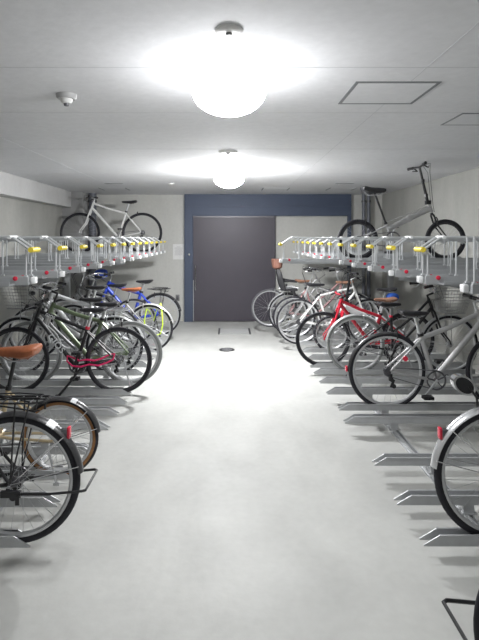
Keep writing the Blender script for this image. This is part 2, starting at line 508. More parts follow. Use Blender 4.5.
# ------------------------------------------------------------------ racks
UZ = 1.305     # underside of the upper trays
def upper_unit(grip=True):
    r = empty('upper_bike_tray', (0, 0, 0))
    L = 1.68
    def chan(x0, x1, w, wi):
        prof = [(-w, .045), (-w, 0), (w, 0), (w, .045), (wi, .045), (wi, .012), (-wi, .012), (-wi, .045)]
        ring0 = [(x0, y, z) for y, z in prof]; ring1 = [(x1, y, z) for y, z in prof]
        n = len(prof); m = MB()
        m.add(ring0+ring1, [(i, (i+1) % n, n+(i+1) % n, n+i) for i in range(n)])
        m.add(ring0, [(0, 1, 6, 7), (1, 2, 5, 6), (2, 3, 4, 5)])
        m.add(ring1, [(0, 1, 6, 7), (1, 2, 5, 6), (2, 3, 4, 5)])
        return m
    tr = chan(.03, L, .05, .03)
    obj('tray', tr, rack_grey, r, smooth=False)
    for s in (-1, 1):
        wg = MB().bbox((.10, s*.05, .0), (L, s*.13, .006)).bbox((.10, s*.124, .0), (L, s*.13, .022))
        obj('tray_wing', wg, rack_grey, r, smooth=False)
    obj('end_cap', MB().bbox((0.0, -.022, .004), (0.028, .022, .042)), white_cap, r, bevel=0.006)
    for s in (-1, 1):
        rf = MB().lathe_y([(0, 0), (.013, 0), (.013, s*.005), (.008, s*.007), (0, s*.008)], (0.10, s*.05, .036), 16)
        obj('red_reflector', rf, red_plastic, r)
    for x in (0.045, 0.21, 0.62, 1.15):
        for s in (-1, 1):
            h = MB()
            top = 0.20 if x < 0.1 else 0.247
            if not grip and x < .1: top = .27
            h.tube([(x, s*.036, .02), (x, s*.036, top)], 0.0052, 8)
            h.box((x, s*.036, .05), (.018, .014, .010))
            obj('guide_post', h, rack_rail, r)
    for s in (-1, 1):
        g = MB()
        pts = [(0.01, s*.038, .198), (.03, s*.038, .205), (0.115, s*.038, .264), (.145, s*.038, .269), (.26, s*.036, .268), (1.45, s*.036, .230), (1.5, s*.036, .20)]
        if not grip: pts = pts[3:]
        g.tube(pts, 0.008, 8)
        obj('guide_rail', g, rack_rail, r)
    obj('cross_bar', MB().tube([(.135, -.055, .269), (.135, .055, .269)], 0.011, 8), white_cap, r)
    obj('end_bar', MB().tube([(1.45, -.04, .230), (1.45, .04, .230)], 0.008, 8), rack_rail, r)
    if grip:
        obj('yellow_grip', MB().tube([(.012, -.056, .198), (.012, .056, .198)], 0.0155, 12), yellow_grip, r)
    return r
ORD = ['nearest', 'second nearest', 'third nearest', 'fourth nearest', 'fifth nearest', 'sixth nearest', 'seventh nearest',
       'eighth nearest', 'ninth nearest', 'tenth nearest', 'eleventh nearest', 'twelfth nearest', 'farthest']
proto_u = upper_unit()
first = True
for side, y0, dy, n in ((-1, 2.87, 0.487, 13), (1, 2.93, 0.52, 12)):
    for k in range(n):
        u = proto_u if first else copy_tree(proto_u)
        first = False
        u.location = (side*1.105, y0+dy*k, UZ)
        u.rotation_euler = (0, 0, 0 if side > 0 else PI)
        sd_ = 'left' if side < 0 else 'right'
        if side < 0 and k == 12: what = 'farthest'
        elif side > 0 and k == 11: what = 'farthest'
        else: what = ORD[k] if side < 0 else ('second to twelfth' and (['second nearest', 'third nearest', 'fourth nearest', 'fifth nearest', 'sixth nearest', 'seventh nearest', 'eighth nearest', 'ninth nearest', 'tenth nearest', 'eleventh nearest', 'twelfth nearest'][k]))
        tag(u, 'grey upper-deck bike tray with yellow grip, %s on the %s rack' % (what, sd_), 'bike tray', 'upper trays of the %s rack' % sd_)
# the tray closest to the camera on the right: shows no grip
u = upper_unit(False)
u.location = (1.12, 2.41, UZ)
tag(u, 'upper-deck bike tray without grip, nearest on the right rack', 'bike tray', 'upper trays of the right rack')
# the tray pulled out over the aisle at the far right
u = copy_tree(proto_u)
u.location = (0.53, 5.27, UZ)
u.rotation_euler = (0, 0, 0)
tag(u, 'upper-deck bike tray pulled out over the aisle at the far right', 'bike tray', 'upper trays of the right rack')

for side, nm in ((-1, 'left'), (1, 'right')):
    for X, lab in ((1.76, 'front'), (2.55, 'rear')):
        b = empty('rack_beam', (side*X, 2.1, UZ-.09))
        tag(b, '%s horizontal steel beam carrying the upper %s trays' % (lab, nm), 'beam')
        bm_ = MB().bbox((-.03, 0, 0), (.03, 7.2, .012)).bbox((-.004, 0, .012), (.004, 7.2, .078)).bbox((-.03, 0, .078), (.03, 7.2, .088))
        obj('web', bm_, rack_grey, b, smooth=False)
        obj('beam_end_cap', MB().bbox((-.035, -.012, -.004), (.035, 0.004, .09)), white_cap, b, bevel=.004)
    for k, y in enumerate((2.35, 5.1, 8.3)):
        p = empty('rack_post', (side*2.68, y, 0))
        tag(p, '%s steel post holding up the %s rack by the wall' % (('nearest', 'middle', 'farthest')[k], nm), 'post')
        obj('column', MB().bbox((-.04, -.04, .012), (.04, .04, UZ-.095)), rack_grey, p, bevel=.004)
        obj('foot_plate', MB().bbox((-.08, -.08, 0), (.08, .08, .012)), rack_grey, p, smooth=False)
        arm = MB().extrude_xz([(.04, 1.19), (.04, 1.02), (-.0, 1.02), (-.95, 1.14), (-.95, 1.19)], -.02, .02)
        a = obj('bracket_arm', arm, rack_grey, p, smooth=False)
        if side < 0: a.scale = (-1, 1, 1)

# floor level: slide rails and wheel trays
for side, nm in ((-1, 'left'), (1, 'right')):
    for X, lab in ((1.34, 'aisle-side'), (2.45, 'wall-side')):
        r = empty('slide_rail', (side*X, 2.2, 0))
        tag(r, 'long %s floor rail under the %s wheel trays' % (lab, nm), 'rail')
        obj('rail', MB().bbox((-.03, 0, 0), (.03, 6.7, .006)).bbox((-.018, 0, .006), (-.010, 6.7, .034)).bbox((.010, 0, .006), (.018, 6.7, .034)), zinc, r, smooth=False)
        for yy in (0.0, 3.4, 6.6):
            obj('rail_stop', MB().bbox((-.024, yy, .006), (.024, yy+.05, .05)), steel_dark, r, bevel=.003)
def floor_tray(L=1.75):
    t = empty('floor_wheel_tray', (0, 0, 0))
    m = MB()
    hb = .088
    m.bbox((.05, -.024, hb), (L, .024, hb+.004))
    for s in (-1, 1):
        y0, y1 = (s*.024, s*.028)
        m.extrude_xz([(0, hb), (L, hb), (L, hb+.055), (.08, hb+.055), (0.0, hb+.008)], min(y0, y1), max(y0, y1))
        m.extrude_xz([(.08, hb+.051), (L, hb+.051), (L, hb+.056), (.08, hb+.056)], min(y0, s*.036), max(y0, s*.036))
    obj('channel', m, zinc, t, smooth=False)
    for x in (.40, 1.51):
        b = MB().bbox((x-.03, -.022, .034), (x+.03, .022, hb))
        b.bbox((x-.045, -.030, .034), (x+.045, .030, .042))
        obj('roller_bracket', b, zinc, t, smooth=False)
    return t
LT = [2.42, 2.78, 3.10, 3.45, 3.885, 4.20, 4.48, 4.75, 5.04, 5.42, 5.76, 6.10, 6.50, 6.85, 7.20, 7.60, 8.0, 8.4]
RT = [2.43, 2.80, 3.28, 4.02, 4.32, 4.76, 5.12, 5.46, 5.74, 6.10, 6.50, 6.95, 7.35, 7.78, 8.30]
l_name = {2.42: 'under the near black-mudguard wheel', 3.10: 'under the small gum-tyred wheel', 4.75: 'under the black bicycle with white lettering',
          5.04: 'under the grey-tyred rear wheel', 6.10: 'under the silver bicycle', 6.50: 'under the wheel with the lime lock', 7.60: 'under the blue bicycle', 5.42: 'under the basket bicycle'}
r_name = {2.43: 'under the near silver-mudguard wheel', 4.32: 'under the silver bicycle with black mudguard', 5.46: 'under the grey-mudguard basket bicycle', 5.74: 'under the red bicycle',
          6.50: 'under the small-wheeled folding bicycle', 6.95: 'under the white-framed bicycle', 7.35: 'under the flat-bar bicycle', 7.78: 'under the bicycle with child seat', 8.30: 'under the bicycle nearest the end wall'}
proto_t = floor_tray()
first = True
ordw = ['nearest', 'second', 'third', 'fourth', 'fifth', 'sixth', 'seventh', 'eighth', 'ninth', 'tenth', 'eleventh', 'twelfth']
for side, ys, names in ((-1, LT, l_name), (1, RT, r_name)):
    e = 0
    sdn = 'left' if side < 0 else 'right'
    for y in ys:
        t = proto_t if first else copy_tree(proto_t)
        first = False
        tip = (0.955 if y < 3.2 else 0.93) if side < 0 else 0.935
        t.location = (side*(tip + random.uniform(-.012, .012)), y, 0)
        t.rotation_euler = (0, 0, 0 if side > 0 else PI)
        if y in names:
            lab = 'zinc floor tray on the %s %s' % (sdn, names[y])
        else:
            lab = 'empty zinc floor tray, %s of the empty ones on the %s' % (ordw[e], sdn); e += 1
        tag(t, lab, 'wheel tray', 'floor trays on the %s' % sdn)

# ------------------------------------------------------------------ bicycles
def wheel(name, parent, x, R, tw=.019, tyre_m=rubber, rim_m=alloy_rim, cassette=False, side_m=None, seed=0):
    ir = R - 2*tw*.9
    rim = lambda: MB().lathe_y([(ir+.006, -tw*.62), (ir-.010, -tw*.55), (ir-.020, 0), (ir-.010, tw*.55), (ir+.006, tw*.62), (ir, 0)], n=56)
    w = obj(name, rim, rim_m, parent, key=('rim', round(R, 3), round(tw, 3)), loc=(x, 0, R))
    w.rotation_euler = (0, seed*0.7, 0)
    def ty():
        rc = R - tw
        return MB().lathe_y([(rc+tw*math.cos(a), tw*.92*math.sin(a)) for a in [2*PI*k/10 for k in range(10)]], n=56)
    obj('tyre', ty, tyre_m, w, key=('ty', round(R, 3), round(tw, 3)))
    if side_m:
        def sw():
            m = MB()
            for s in (-1, 1):
                m.lathe_y([(ir+.004, s*tw*.70), (ir+.022, s*tw*.93), (ir+.021, s*tw*.99), (ir+.003, s*tw*.80)], n=56)
            return m
        obj('tyre_sidewall', sw, side_m, w, key=('sw', round(R, 3), round(tw, 3)))
    def sp():
        m = MB()
        n = 28
        for k in range(n):
            s = 1 if k % 2 else -1
            a = 2*PI*k/n
            b = a + (1 if (k//2) % 2 else -1)*1.25
            m.tube([(.024*math.cos(b), s*.03, .024*math.sin(b)), ((ir-.012)*math.cos(a), s*.003, (ir-.012)*math.sin(a))], 0.0012, 4)
        return m
    obj('spokes', sp, spoke_m, w, key=('sp', round(R, 3)))
    def hu():
        m = MB()
        m.lathe_y([(0, -.062), (.008, -.062), (.008, -.040), (.028, -.034), (.028, -.028), (.016, -.02), (.016, .02), (.028, .028), (.028, .034), (.008, .04), (.008, .062), (0, .062)], n=16, closed_prof=False)
        return m
    obj('hub', hu, alloy if not cassette else steel_dark, w, key='hub')
    if cassette:
        def cs():
            m = MB()
            for k, rr in enumerate((.045, .038, .032, .026)):
                m.lathe_y([(.012, -.040-k*.005), (rr, -.040-k*.005), (rr, -.0425-k*.005), (.012, -.0425-k*.005)], n=24)
            return m
        obj('sprockets', cs, steel_dark, w, key='cs')
    def rfl():
        return MB().box((0, 0, 0), (.05, .012, .022))
    return w

def guard(R, off, a0, a1, w=.03):
    """mudguard shell swept about the wheel centre at (0,0,R)"""
    out = [(R+off-.010, -w), (R+off-.003, -w*.8), (R+off+.003, -w*.4), (R+off+.005, 0), (R+off+.003, w*.4), (R+off-.003, w*.8), (R+off-.010, w)]
    inn = [(r-.0025, y*.95) for r, y in reversed(out)]
    return MB().lathe_y(out+inn, (0, 0, R), n=28, a0=a0, a1=a1)

def saddle_mesh():
    rings = []
    secs = [(-.135, .060, .012), (-.125, .078, .026), (-.09, .083, .034), (-.04, .066, .033), (.01, .040, .030), (.06, .026, .027), (.11, .021, .023), (.132, .014, .014)]
    for x, w, h in secs:
        ring = []
        for k in range(14):
            a = 2*PI*k/14
            c, s = math.cos(a), math.sin(a)
            y = w*math.copysign(abs(c)**.7, c)
            z = (h*.55*abs(s)**.8 if s > 0 else -h*abs(s)**.6)
            z += .012*max(0, -(x+.05))/.08
            ring.append((x, y, z))
        rings.append(ring)
    return MB().loft(rings)

BS = 0.945
def bike(label, Y, x_axle, side, face='wall', z0=.0925, R=.335, wb=1.05, frame='diamond', paint='silver', tw=.017, tyre=rubber, rim=alloy_rim,
         side_m=None, guards=None, rack=None, basket=None, bars='flat', bar_z=.98, saddle=leather_black, saddle_z=.88, seat_top=.74, stand='kick',
         chain_guard=None, lamp_=None, reflector=None, fork=None, front_tyre=None, bb=(.43, .275), seat_dx=0.0, lean=0.0, yaw=0.0, sticker=False,
         tube=.016, stem_fwd=.07, letters=None, group=None, bar_w=.27, derail=False, bar_m=None, post_m=None, front_R=None, head_h=None, hp=0.0, fat=False):
    front = side if face == 'wall' else -side
    wall_face = face == 'wall'
    X = side*x_axle if wall_face else side*x_axle + side*wb*BS   # x_axle is the axle seen by the aisle
    root = empty('bicycle', (X, Y, z0), (0 if front > 0 else PI) + yaw, lean)
    root.scale = (BS, BS, BS)
    tag(root, label, 'bicycle', group)
    pm = PAINT[paint]
    fk = PAINT[fork] if fork else pm
    FR = front_R or R
    ax = Vector((0, 0, R)); fx = Vector((wb, 0, FR)); BB = Vector((bb[0], 0, bb[1]))
    def sa(z, y=0): return Vector((wb-.05-.364*(z-FR), y, z))            # steering axis
    def st(z, y=0): return Vector((bb[0]-.306*(z-bb[1])+seat_dx*(z-bb[1])/.5, y, z))   # seat tube axis
    crown = 2*FR-.0+.055-.0
    if frame == 'fold':
        hb, ht = crown+.02, crown+.13
    else:
        hb, ht = crown+.015, max(crown+.14, seat_top+.06)
    if head_h: ht = head_h
    HB, HT, ST = sa(hb), sa(ht), st(seat_top)
    rear = +1
    # frame ------------------------------------------------------------
    f = MB()
    f.tube([HB, HT], tube*1.15, 12)
    f.tube([BB, st(seat_top)], tube, 12)
    f.lathe_y([(0, -.036), (.022, -.036), (.022, .036), (0, .036)], tuple(BB), 16)
    if frame == 'diamond':
        f.tube([sa(ht-.03), ST - Vector((0, 0, .02))], tube, 12)
        f.tube([sa(hb+.03), BB], tube*1.15, 12)
    elif frame == 'slope':
        f.tube([sa(ht-.03), (sa(ht-.03)+st(seat_top-.03))/2 + Vector((0, 0, -.012)), st(seat_top-.03)], tube*1.05, 12)
        f.tube([sa(hb+.02), BB], tube*1.25, 12)
    elif frame == 'step':
        a = sa(hb+.02); b = BB
        f.tube([a, a*.72+b*.28+Vector((-.03, 0, -.06)), a*.35+b*.65+Vector((-.03, 0, -.05)), b], tube*1.15, 12)
        a2 = sa(ht-.02); b2 = st(.47)
        f.tube([a2, a2*.7+b2*.3+Vector((-.03, 0, -.055)), a2*.35+b2*.65+Vector((-.02, 0, -.04)), b2], tube*.9, 12)
    elif frame == 'mixte':
        f.tube([sa(hb+.03), BB], tube*1.1, 12)
        for s in (-1, 1):
            f.tube([sa(ht-.03, s*.012), st(.52, s*.02), ax+Vector((0, s*.055, 0))], tube*.55, 8)
    elif frame == 'fold':
        m1 = st(bb[1]+.12)
        f.tube([sa(hb+.05), m1], tube*1.5, 12, squash=(1, 1.45))
        f.tube([sa(hb+.09), (sa(hb+.09)+m1)/2+Vector((0, 0, .035)), st(bb[1]+.2)], tube*.35, 8)
        f.bbox(tuple((sa(hb+.05)+m1)/2-Vector((.02, .03, .035))), tuple((sa(hb+.05)+m1)/2+Vector((.02, .03, .035))))
    for s in (-1, 1):
        f.tube([BB+Vector((0, s*.02, 0)), BB+Vector((-.09, s*.045, (R-bb[1])*.2)), ax+Vector((.02, s*.062, 0))], tube*.62, 8)
        top = st(seat_top-.03, s*.016)
        f.tube([top, ax+Vector((.012, s*.062, .01))], tube*.52, 8)
    fo = obj('frame', f, pm, root)
    # fork
    k = MB()
    for s in (-1, 1):
        c = sa(crown-.01, s*.042)
        k.tube([sa(crown+.01, s*.012), c, sa(FR+.17, s*.052), Vector((wb-.018, s*.055, FR+.05)), Vector((wb, s*.056, FR))], [tube*.8, tube*.82, tube*.72, tube*.5, tube*.45], 8)
    k.tube([sa(crown-.01), sa(hb)], tube*1.1, 10)
    obj('fork', k, fk, root)
    # wheels
    wheel('rear_wheel', root, 0, R, tw, tyre, rim, True, side_m, seed=Y)
    wheel('front_wheel', root, wb, FR, tw, front_tyre or tyre, rim, False, side_m, seed=Y*1.7)
    # saddle and post
    sp_top = st(saddle_z-.04)
    obj('seat_post', MB().tube([st(seat_top-.04), sp_top], tube*.82, 10), post_m or alloy, root)
    obj('seat_clamp', MB().tube([st(seat_top-.012), st(seat_top+.012)], tube*1.3, 12), black_metal if paint != 'black' else red_plastic, root)
    sdl = obj('saddle', saddle_mesh, saddle, root, key='saddle', loc=(sp_top.x-.01, 0, saddle_z))
    if fat: sdl.scale = (1.08, 1.1, 1.55)
    sr = MB()
    for s in (-1, 1):
        sr.tube([(-.10, s*.03, -.022), (-.07, s*.022, -.04), (.04, s*.02, -.042), (.10, s*.008, -.02)], .0035, 6)
    obj('saddle_rail', sr, chrome, sdl, key='srail')
    # handlebar
    HTt = sa(ht)
    ste = MB()
    if frame == 'fold':
        bc = Vector((HTt.x-.05+hp, 0, bar_z)); ste.tube([HTt, bc], [.018, .014], 12)
        for zz in (.22, .62):
            pz = HTt.lerp(bc, zz); ste.tube([pz-Vector((0, 0, .02)), pz+Vector((0, 0, .02))], .022, 12)
        ste.bbox(tuple(HTt+Vector((-.028, -.028, -.01))), tuple(HTt+Vector((.028, .028, .035))))
    else:
        q = sa(max(ht+.03, bar_z-.03)); bc = Vector((q.x+stem_fwd, 0, bar_z))
        ste.tube([HTt, q, bc], .0135, 10)
    obj('stem', ste, black_metal if (paint in ('black', 'green', 'red') or frame == 'fold') else alloy, root)
    hb_ = MB(); grips = []; levers = []
    bm_m = bar_m or (black_metal if bars == 'flat' else chrome)
    if bars == 'flat':
        pts = [bc+Vector((-.035, -bar_w, .012)), bc+Vector((-.008, -bar_w*.4, .008)), bc, bc+Vector((-.008, bar_w*.4, .008)), bc+Vector((-.035, bar_w, .012))]
        hb_.tube(pts, .0115, 10)
        for s in (-1, 1):
            e = bc+Vector((-.035, s*bar_w, .012)); i_ = bc+Vector((-.017, s*(bar_w-.12), .009))
            grips.append((i_, e)); levers.append((i_+Vector((.01, 0, -.006)), i_+Vector((.055, s*.02, -.035)), e+Vector((.045, -s*.015, -.03))))
    elif bars == 'swept':
        pts = []
        for s in (-1, 1):
            seq = [bc, bc+Vector((.02, s*.06, .0)), bc+Vector((.012, s*.15, .028)), bc+Vector((-.06, s*.225, .045)), bc+Vector((-.14, s*.245, .035)), bc+Vector((-.235, s*.25, .02))]
            pts = [p for p in reversed(seq)] + pts if s < 0 else pts[:-1] + seq
            grips.append((seq[4], seq[5])); levers.append((seq[3]+Vector((0, 0, -.02)), seq[3]+Vector((-.02, s*.02, -.05)), seq[5]+Vector((.04, s*.02, -.045))))
        hb_.tube(pts, .011, 10)
    elif bars == 'up':     # tall, narrow city bar turned back
        for s in (-1, 1):
            seq = [bc, bc+Vector((.0, s*.05, .03)), bc+Vector((-.02, s*.13, .085)), bc+Vector((-.09, s*.20, .10)), bc+Vector((-.19, s*.235, .085))]
            hb_.tube(seq, .011, 10)
            grips.append((seq[3], seq[4])); levers.append((seq[3]+Vector((0, 0, -.02)), seq[3]+Vector((-.02, s*.02, -.05)), seq[4]+Vector((.03, s*.02, -.045))))
    ho = obj('handlebar', hb_, bm_m, root)
    for (a, b) in grips:
        obj('grip', MB().tube([a, a.lerp(b, .1), a.lerp(b, .5), b], [.0155, .017, .0155, .018], 10), black_plastic, ho)
    for (a, b, c) in levers:
        obj('brake_lever', MB().tube([a, b, c], [.009, .007, .005], 6), alloy if bars != 'flat' else black_metal, ho)
    ca = MB()
    for s in (-1, 1):
        a = levers[0 if s < 0 else 1][0]
        ca.tube([a, a+Vector((.09, -s*.04, .03)), bc+Vector((.11, s*.03, -.06)), sa(ht-.02, s*.03)+Vector((.04, 0, 0)), sa(crown+.03, s*.02)+Vector((.03, 0, 0))], .0028, 6)
    obj('brake_cable', ca, black_plastic, root)
    # brakes
    bmat = alloy if bars != 'flat' else black_metal
    q = Vector((.085, 0, R*1.98))
    br = MB().tube([q+Vector((0, -.034, -.05)), q+Vector((0, -.036, 0)), q+Vector((0, 0, .022)), q+Vector((0, .036, 0)), q+Vector((0, .034, -.05))], .0075, 6)
    obj('rear_brake', br, bmat, root)
    q = sa(2*FR)+Vector((.03, 0, 0))
    br = MB().tube([q+Vector((.0, -.038, -.05)), q+Vector((0, -.038, 0)), q+Vector((0, 0, .024)), q+Vector((0, .038, 0)), q+Vector((.0, .038, -.05))], .0075, 6)
    obj('front_brake', br, bmat, root)
    # drivetrain
    cr = MB()
    cy = -.05; rr = .088
    cr.lathe_y([(rr-.013, cy-.002), (rr, cy-.002), (rr, cy+.002), (rr-.013, cy+.002)], tuple(BB), 40)
    for j in range(5):
        a = 2*PI*j/5+.4
        cr.tube([BB+Vector((.012*math.cos(a), cy, .012*math.sin(a))), BB+Vector(((rr-.008)*math.cos(a), cy, (rr-.008)*math.sin(a)))], .006, 6)
    cr.lathe_y([(0, cy-.012), (.02, cy-.012), (.02, .05), (0, .05)], tuple(BB), 16, closed_prof=False)
    co = obj('chainring', cr, steel_dark if paint in ('black', 'green', 'blue', 'dullsilver') else alloy, root)
    ca_ = random.uniform(-2.4, -1.9) if front > 0 else random.uniform(-1.4, -.8)
    for s in (-1, 1):
        an = ca_ if s < 0 else ca_+PI
        d = Vector((math.cos(an), 0, math.sin(an)))
        p0 = BB+Vector((0, s*.065, 0)); p1 = p0+d*.168+Vector((0, s*.012, 0))
        arm_o = obj('crank_arm', MB().tube([p0-d*.012, p0+d*.02, p1-d*.02, p1+d*.012], [.014, .013, .009, .010], 8, squash=(.6, 1)), alloy if paint != 'black' else black_metal, root)
        pc = p1+Vector((0, s*.055, 0))
        pd = MB().box(tuple(pc+Vector((0, 0, .010))), (.085, .075, .006)).box(tuple(pc+Vector((0, 0, -.010))), (.085, .075, .006))
        pd.tube([p1, pc+Vector((0, s*.04, 0))], .008, 8)
        pd.box(tuple(pc+Vector((.04, 0, 0))), (.006, .075, .024)).box(tuple(pc+Vector((-.04, 0, 0))), (.006, .075, .024))
        obj('pedal', pd, black_plastic, arm_o)
    ch = MB()
    rs = .040
    pts = []
    for j in range(13):
        a = -PI/2+PI*j/12; pts.append(BB+Vector((rr*math.cos(a), cy, rr*math.sin(a))))
    for j in range(9):
        a = PI/2+PI*j/8; pts.append(ax+Vector((rs*math.cos(a), cy, rs*math.sin(a))))
    ch.tube(pts, .0042, 5, closed=True)
    obj('chain', ch, steel_dark, root)
    if derail:
        dr = MB().box((.012, -.062, R-.045), (.03, .02, .06)).box((.03, -.062, R-.10), (.022, .012, .075), Matrix.Rotation(.35, 3, 'Y'))
        for zz, xx in ((R-.065, .02), (R-.125, .042)):
            dr.lathe_y([(0, -.07), (.02, -.07), (.02, -.056), (0, -.056)], (xx, 0, zz), 14)
        obj('derailleur', dr, black_metal, root)
    if chain_guard:
        poly = [(ax.x-.06, R+.03), (ax.x-.07, R-.03), (ax.x-.02, R-.062), (BB.x, BB.z-.10), (BB.x+.08, BB.z-.07), (BB.x+.11, BB.z), (BB.x+.08, BB.z+.07), (BB.x, BB.z+.105), (ax.x, R+.06)] if chain_guard == 'full' else \
               [(ax.x+.05, R+.045), (BB.x, BB.z+.10), (BB.x+.08, BB.z+.075), (BB.x+.105, BB.z+.02), (BB.x+.095, BB.z+.01), (BB.x+.06, BB.z+.06), (BB.x, BB.z+.083), (ax.x+.05, R+.025)]
        obj('chain_guard', MB().extrude_xz(poly, -.075, -.058), black_plastic if chain_guard == 'full' else alloy, root, bevel=.004)
    # mudguards
    if guards:
        gm, a_end = guards[0], guards[1]
        g = obj('rear_mudguard', guard(R, .012, .15*PI, a_end, tw+.012), gm, root)
        stay = MB()
        for s in (-1, 1):
            for aa in (a_end-.12, a_end-.62):
                stay.tube([(0, s*.066, R), ((R+.008)*math.cos(aa), s*(tw+.012), R+(R+.008)*math.sin(aa))], .0028, 6)
        obj('mudguard_stay', stay, chrome if gm is not black_plastic else black_metal, g)
        g2 = guard(FR, .012, .22*PI, .97*PI, tw+.012)
        g2o = obj('front_mudguard', g2, gm, root, loc=(wb, 0, 0))
        st2 = MB()
        for s in (-1, 1):
            st2.tube([(0, s*.06, FR), ((FR+.008)*math.cos(.95*PI), s*(tw+.012), FR+(FR+.008)*math.sin(.95*PI))], .0028, 6)
        obj('mudguard_stay', st2, chrome if gm is not black_plastic else black_metal, g2o)
        if reflector is not None:
            aa = reflector
            c = Vector(((R+.012)*math.cos(aa), 0, R+(R+.012)*math.sin(aa)))
            obj('reflector_housing', MB().box(tuple(c), (.036, .030, .044)), black_plastic if gm is black_plastic else steel_dark, g, bevel=.005)
            obj('red_reflector', MB().box(tuple(c+Vector((-.024, 0, .002))), (.016, .036, .060)), red_plastic, g, bevel=.006)
        if sticker:
            aa = sticker
            w = tw+.012
            po = [(R+.012-.010, -w), (R+.012-.003, -w*.8), (R+.012+.003, -w*.4), (R+.012+.005, 0), (R+.012+.003, w*.4), (R+.012-.003, w*.8), (R+.012-.010, w)]
            po = [(a_+.002, b_*1.06) for a_, b_ in po]
            m = MB().lathe_y(po+[(a_-.002, b_*.97) for a_, b_ in reversed(po)], (0, 0, R), 10, aa-.07, aa+.07)
            obj('white_sticker', m, white_tape, g)
    elif reflector is not None:
        obj('red_reflector', MB().lathe_y([(0, -.012), (.022, -.012), (.022, .012), (0, .012)], (sp_top.x-.03, 0, saddle_z-.16), 16), red_plastic, root)
    # rear rack
    if rack:
        rk = MB(); rz = 2*R+.075
        for s in (-1, 1):
            rk.tube([(.20, s*.02, rz), (.15, s*.055, rz), (-.10, s*.06, rz), (-.155, s*.045, rz+.004), (-.17, 0, rz+.006)], .0055, 8)
            rk.tube([(-.02, s*.06, rz), (0, s*.07, R+.01)], .0045, 6)
            rk.tube([(-.09, s*.06, rz), (0, s*.07, R+.01)], .0045, 6)
            rk.tube([(.15, s*.055, rz), (-.12, s*.055, rz-.04), (-.14, s*.05, rz-.035)], .004, 6)
        for xx in (.12, .05, -.02, -.09):
            rk.tube([(xx, -.058, rz), (xx, .058, rz)], .004, 6)
        rk.tube([(.16, 0, rz), (-.17, 0, rz+.004)], .004, 6)
        rk.tube([(.12, 0, rz+.03), (0, -.04, rz+.022), (-.13, -.03, rz+.018), (-.13, .03, rz+.018), (0, .04, rz+.022), (.12, 0.002, rz+.03)], .004, 6)
        obj('rear_rack', rk, rack, root)
    # front basket
    if basket:
        bk = MB(); bx = bc.x+.07; bz0 = bar_z-.22; bz1 = bar_z+.04
        def lv(t):
            w = .12+.035*t; d0 = .02; d1 = .24+.09*t
            return [(bx+d0-.02*t, -w), (bx+d1, -w), (bx+d1, w), (bx+d0-.02*t, w)]
        nl = 7
        for q in range(nl+1):
            t = q/nl; z = bz0+(bz1-bz0)*t
            P = lv(t)
            pr = .0045 if q in (0, nl) else .0018
            for e in range(4):
                a, b = P[e], P[(e+1) % 4]
                bk.tube([(a[0], a[1], z), (b[0], b[1], z)], pr, 5)
        A, B = lv(0), lv(1)
        for e in range(4):
            for q in range(9):
                t = q/9
                a = (A[e][0]*(1-t)+A[(e+1) % 4][0]*t, A[e][1]*(1-t)+A[(e+1) % 4][1]*t, bz0)
                b = (B[e][0]*(1-t)+B[(e+1) % 4][0]*t, B[e][1]*(1-t)+B[(e+1) % 4][1]*t, bz1)
                bk.tube([a, b], .0017, 4)
        for q in range(1, 8):
            t = q/8
            bk.tube([(A[0][0]*(1-t)+A[1][0]*t, A[0][1], bz0), (A[0][0]*(1-t)+A[1][0]*t, A[2][1], bz0)], .0018, 4)
        for s in (-1, 1):
            bk.tube([(bx+.1, s*.08, bz0), (wb, s*.062, FR+.01)], .004, 6)
        bk.tube([tuple(bc), (bx+.03, 0, bz1-.02)], .008, 6)
        obj('front_basket', bk, basket, root)
    if lamp_:
        lp = MB().lathe_z([(0, -.035), (.018, -.03), (.027, 0.0), (.03, .025), (0, .028)], n=16)
        rot = Matrix.Rotation(PI/2, 3, 'Y')
        lp.v = [tuple(rot @ Vector(p) + Vector((bc.x+.075, 0, bar_z-.06) if not lamp_ == 'fork' else Vector((sa(crown).x+.07, .05, crown-.08)))) for p in lp.v]
        obj('head_lamp', lp, black_plastic if lamp_ != 'chrome' else chrome, root)
    # stands
    if stand == 'kick':
        ks = MB().tube([(.06, .075, R-.03), (.02, .10, .14), (-.02, .125, .015)], .008, 8).box((-.022, .127, .012), (.04, .02, .014)).box((.07, .07, R-.02), (.05, .025, .03))
        obj('kickstand', ks, black_metal if paint in ('black', 'blue') else alloy, root)
    elif stand == 'mid':
        ks = MB().tube([(BB.x-.07, .05, BB.z-.0), (BB.x+.03, .08, .14), (BB.x+.13, .12, .02)], .012, 8).box((BB.x+.135, .125, .018), (.05, .025, .018)).box((BB.x-.07, .045, BB.z), (.04, .04, .03))
        obj('kickstand', ks, black_metal, root)
    elif stand == 'double':
        ds = MB()
        yy = .115
        ds.tube([(.02, .07, R-.02), (-.06, .085, R-.035), (-.20, yy, R-.02), (-.37, yy, R-.005), (-.385, yy-.01, R-.005), (-.385, -yy+.01, R-.005), (-.37, -yy, R-.005), (-.20, -yy, R-.02), (-.06, -.085, R-.035), (.02, -.07, R-.02)], .0068, 8)
        ds.box((-.01, .085, R-.035), (.10, .02, .03)).box((-.01, -.085, R-.035), (.10, .02, .03))
        ds.box((-.045, .09, R-.06), (.02, .014, .05))
        obj('double_stand', ds, black_metal if stand == 'double' and paint != 'silver' else steel_dark, root)
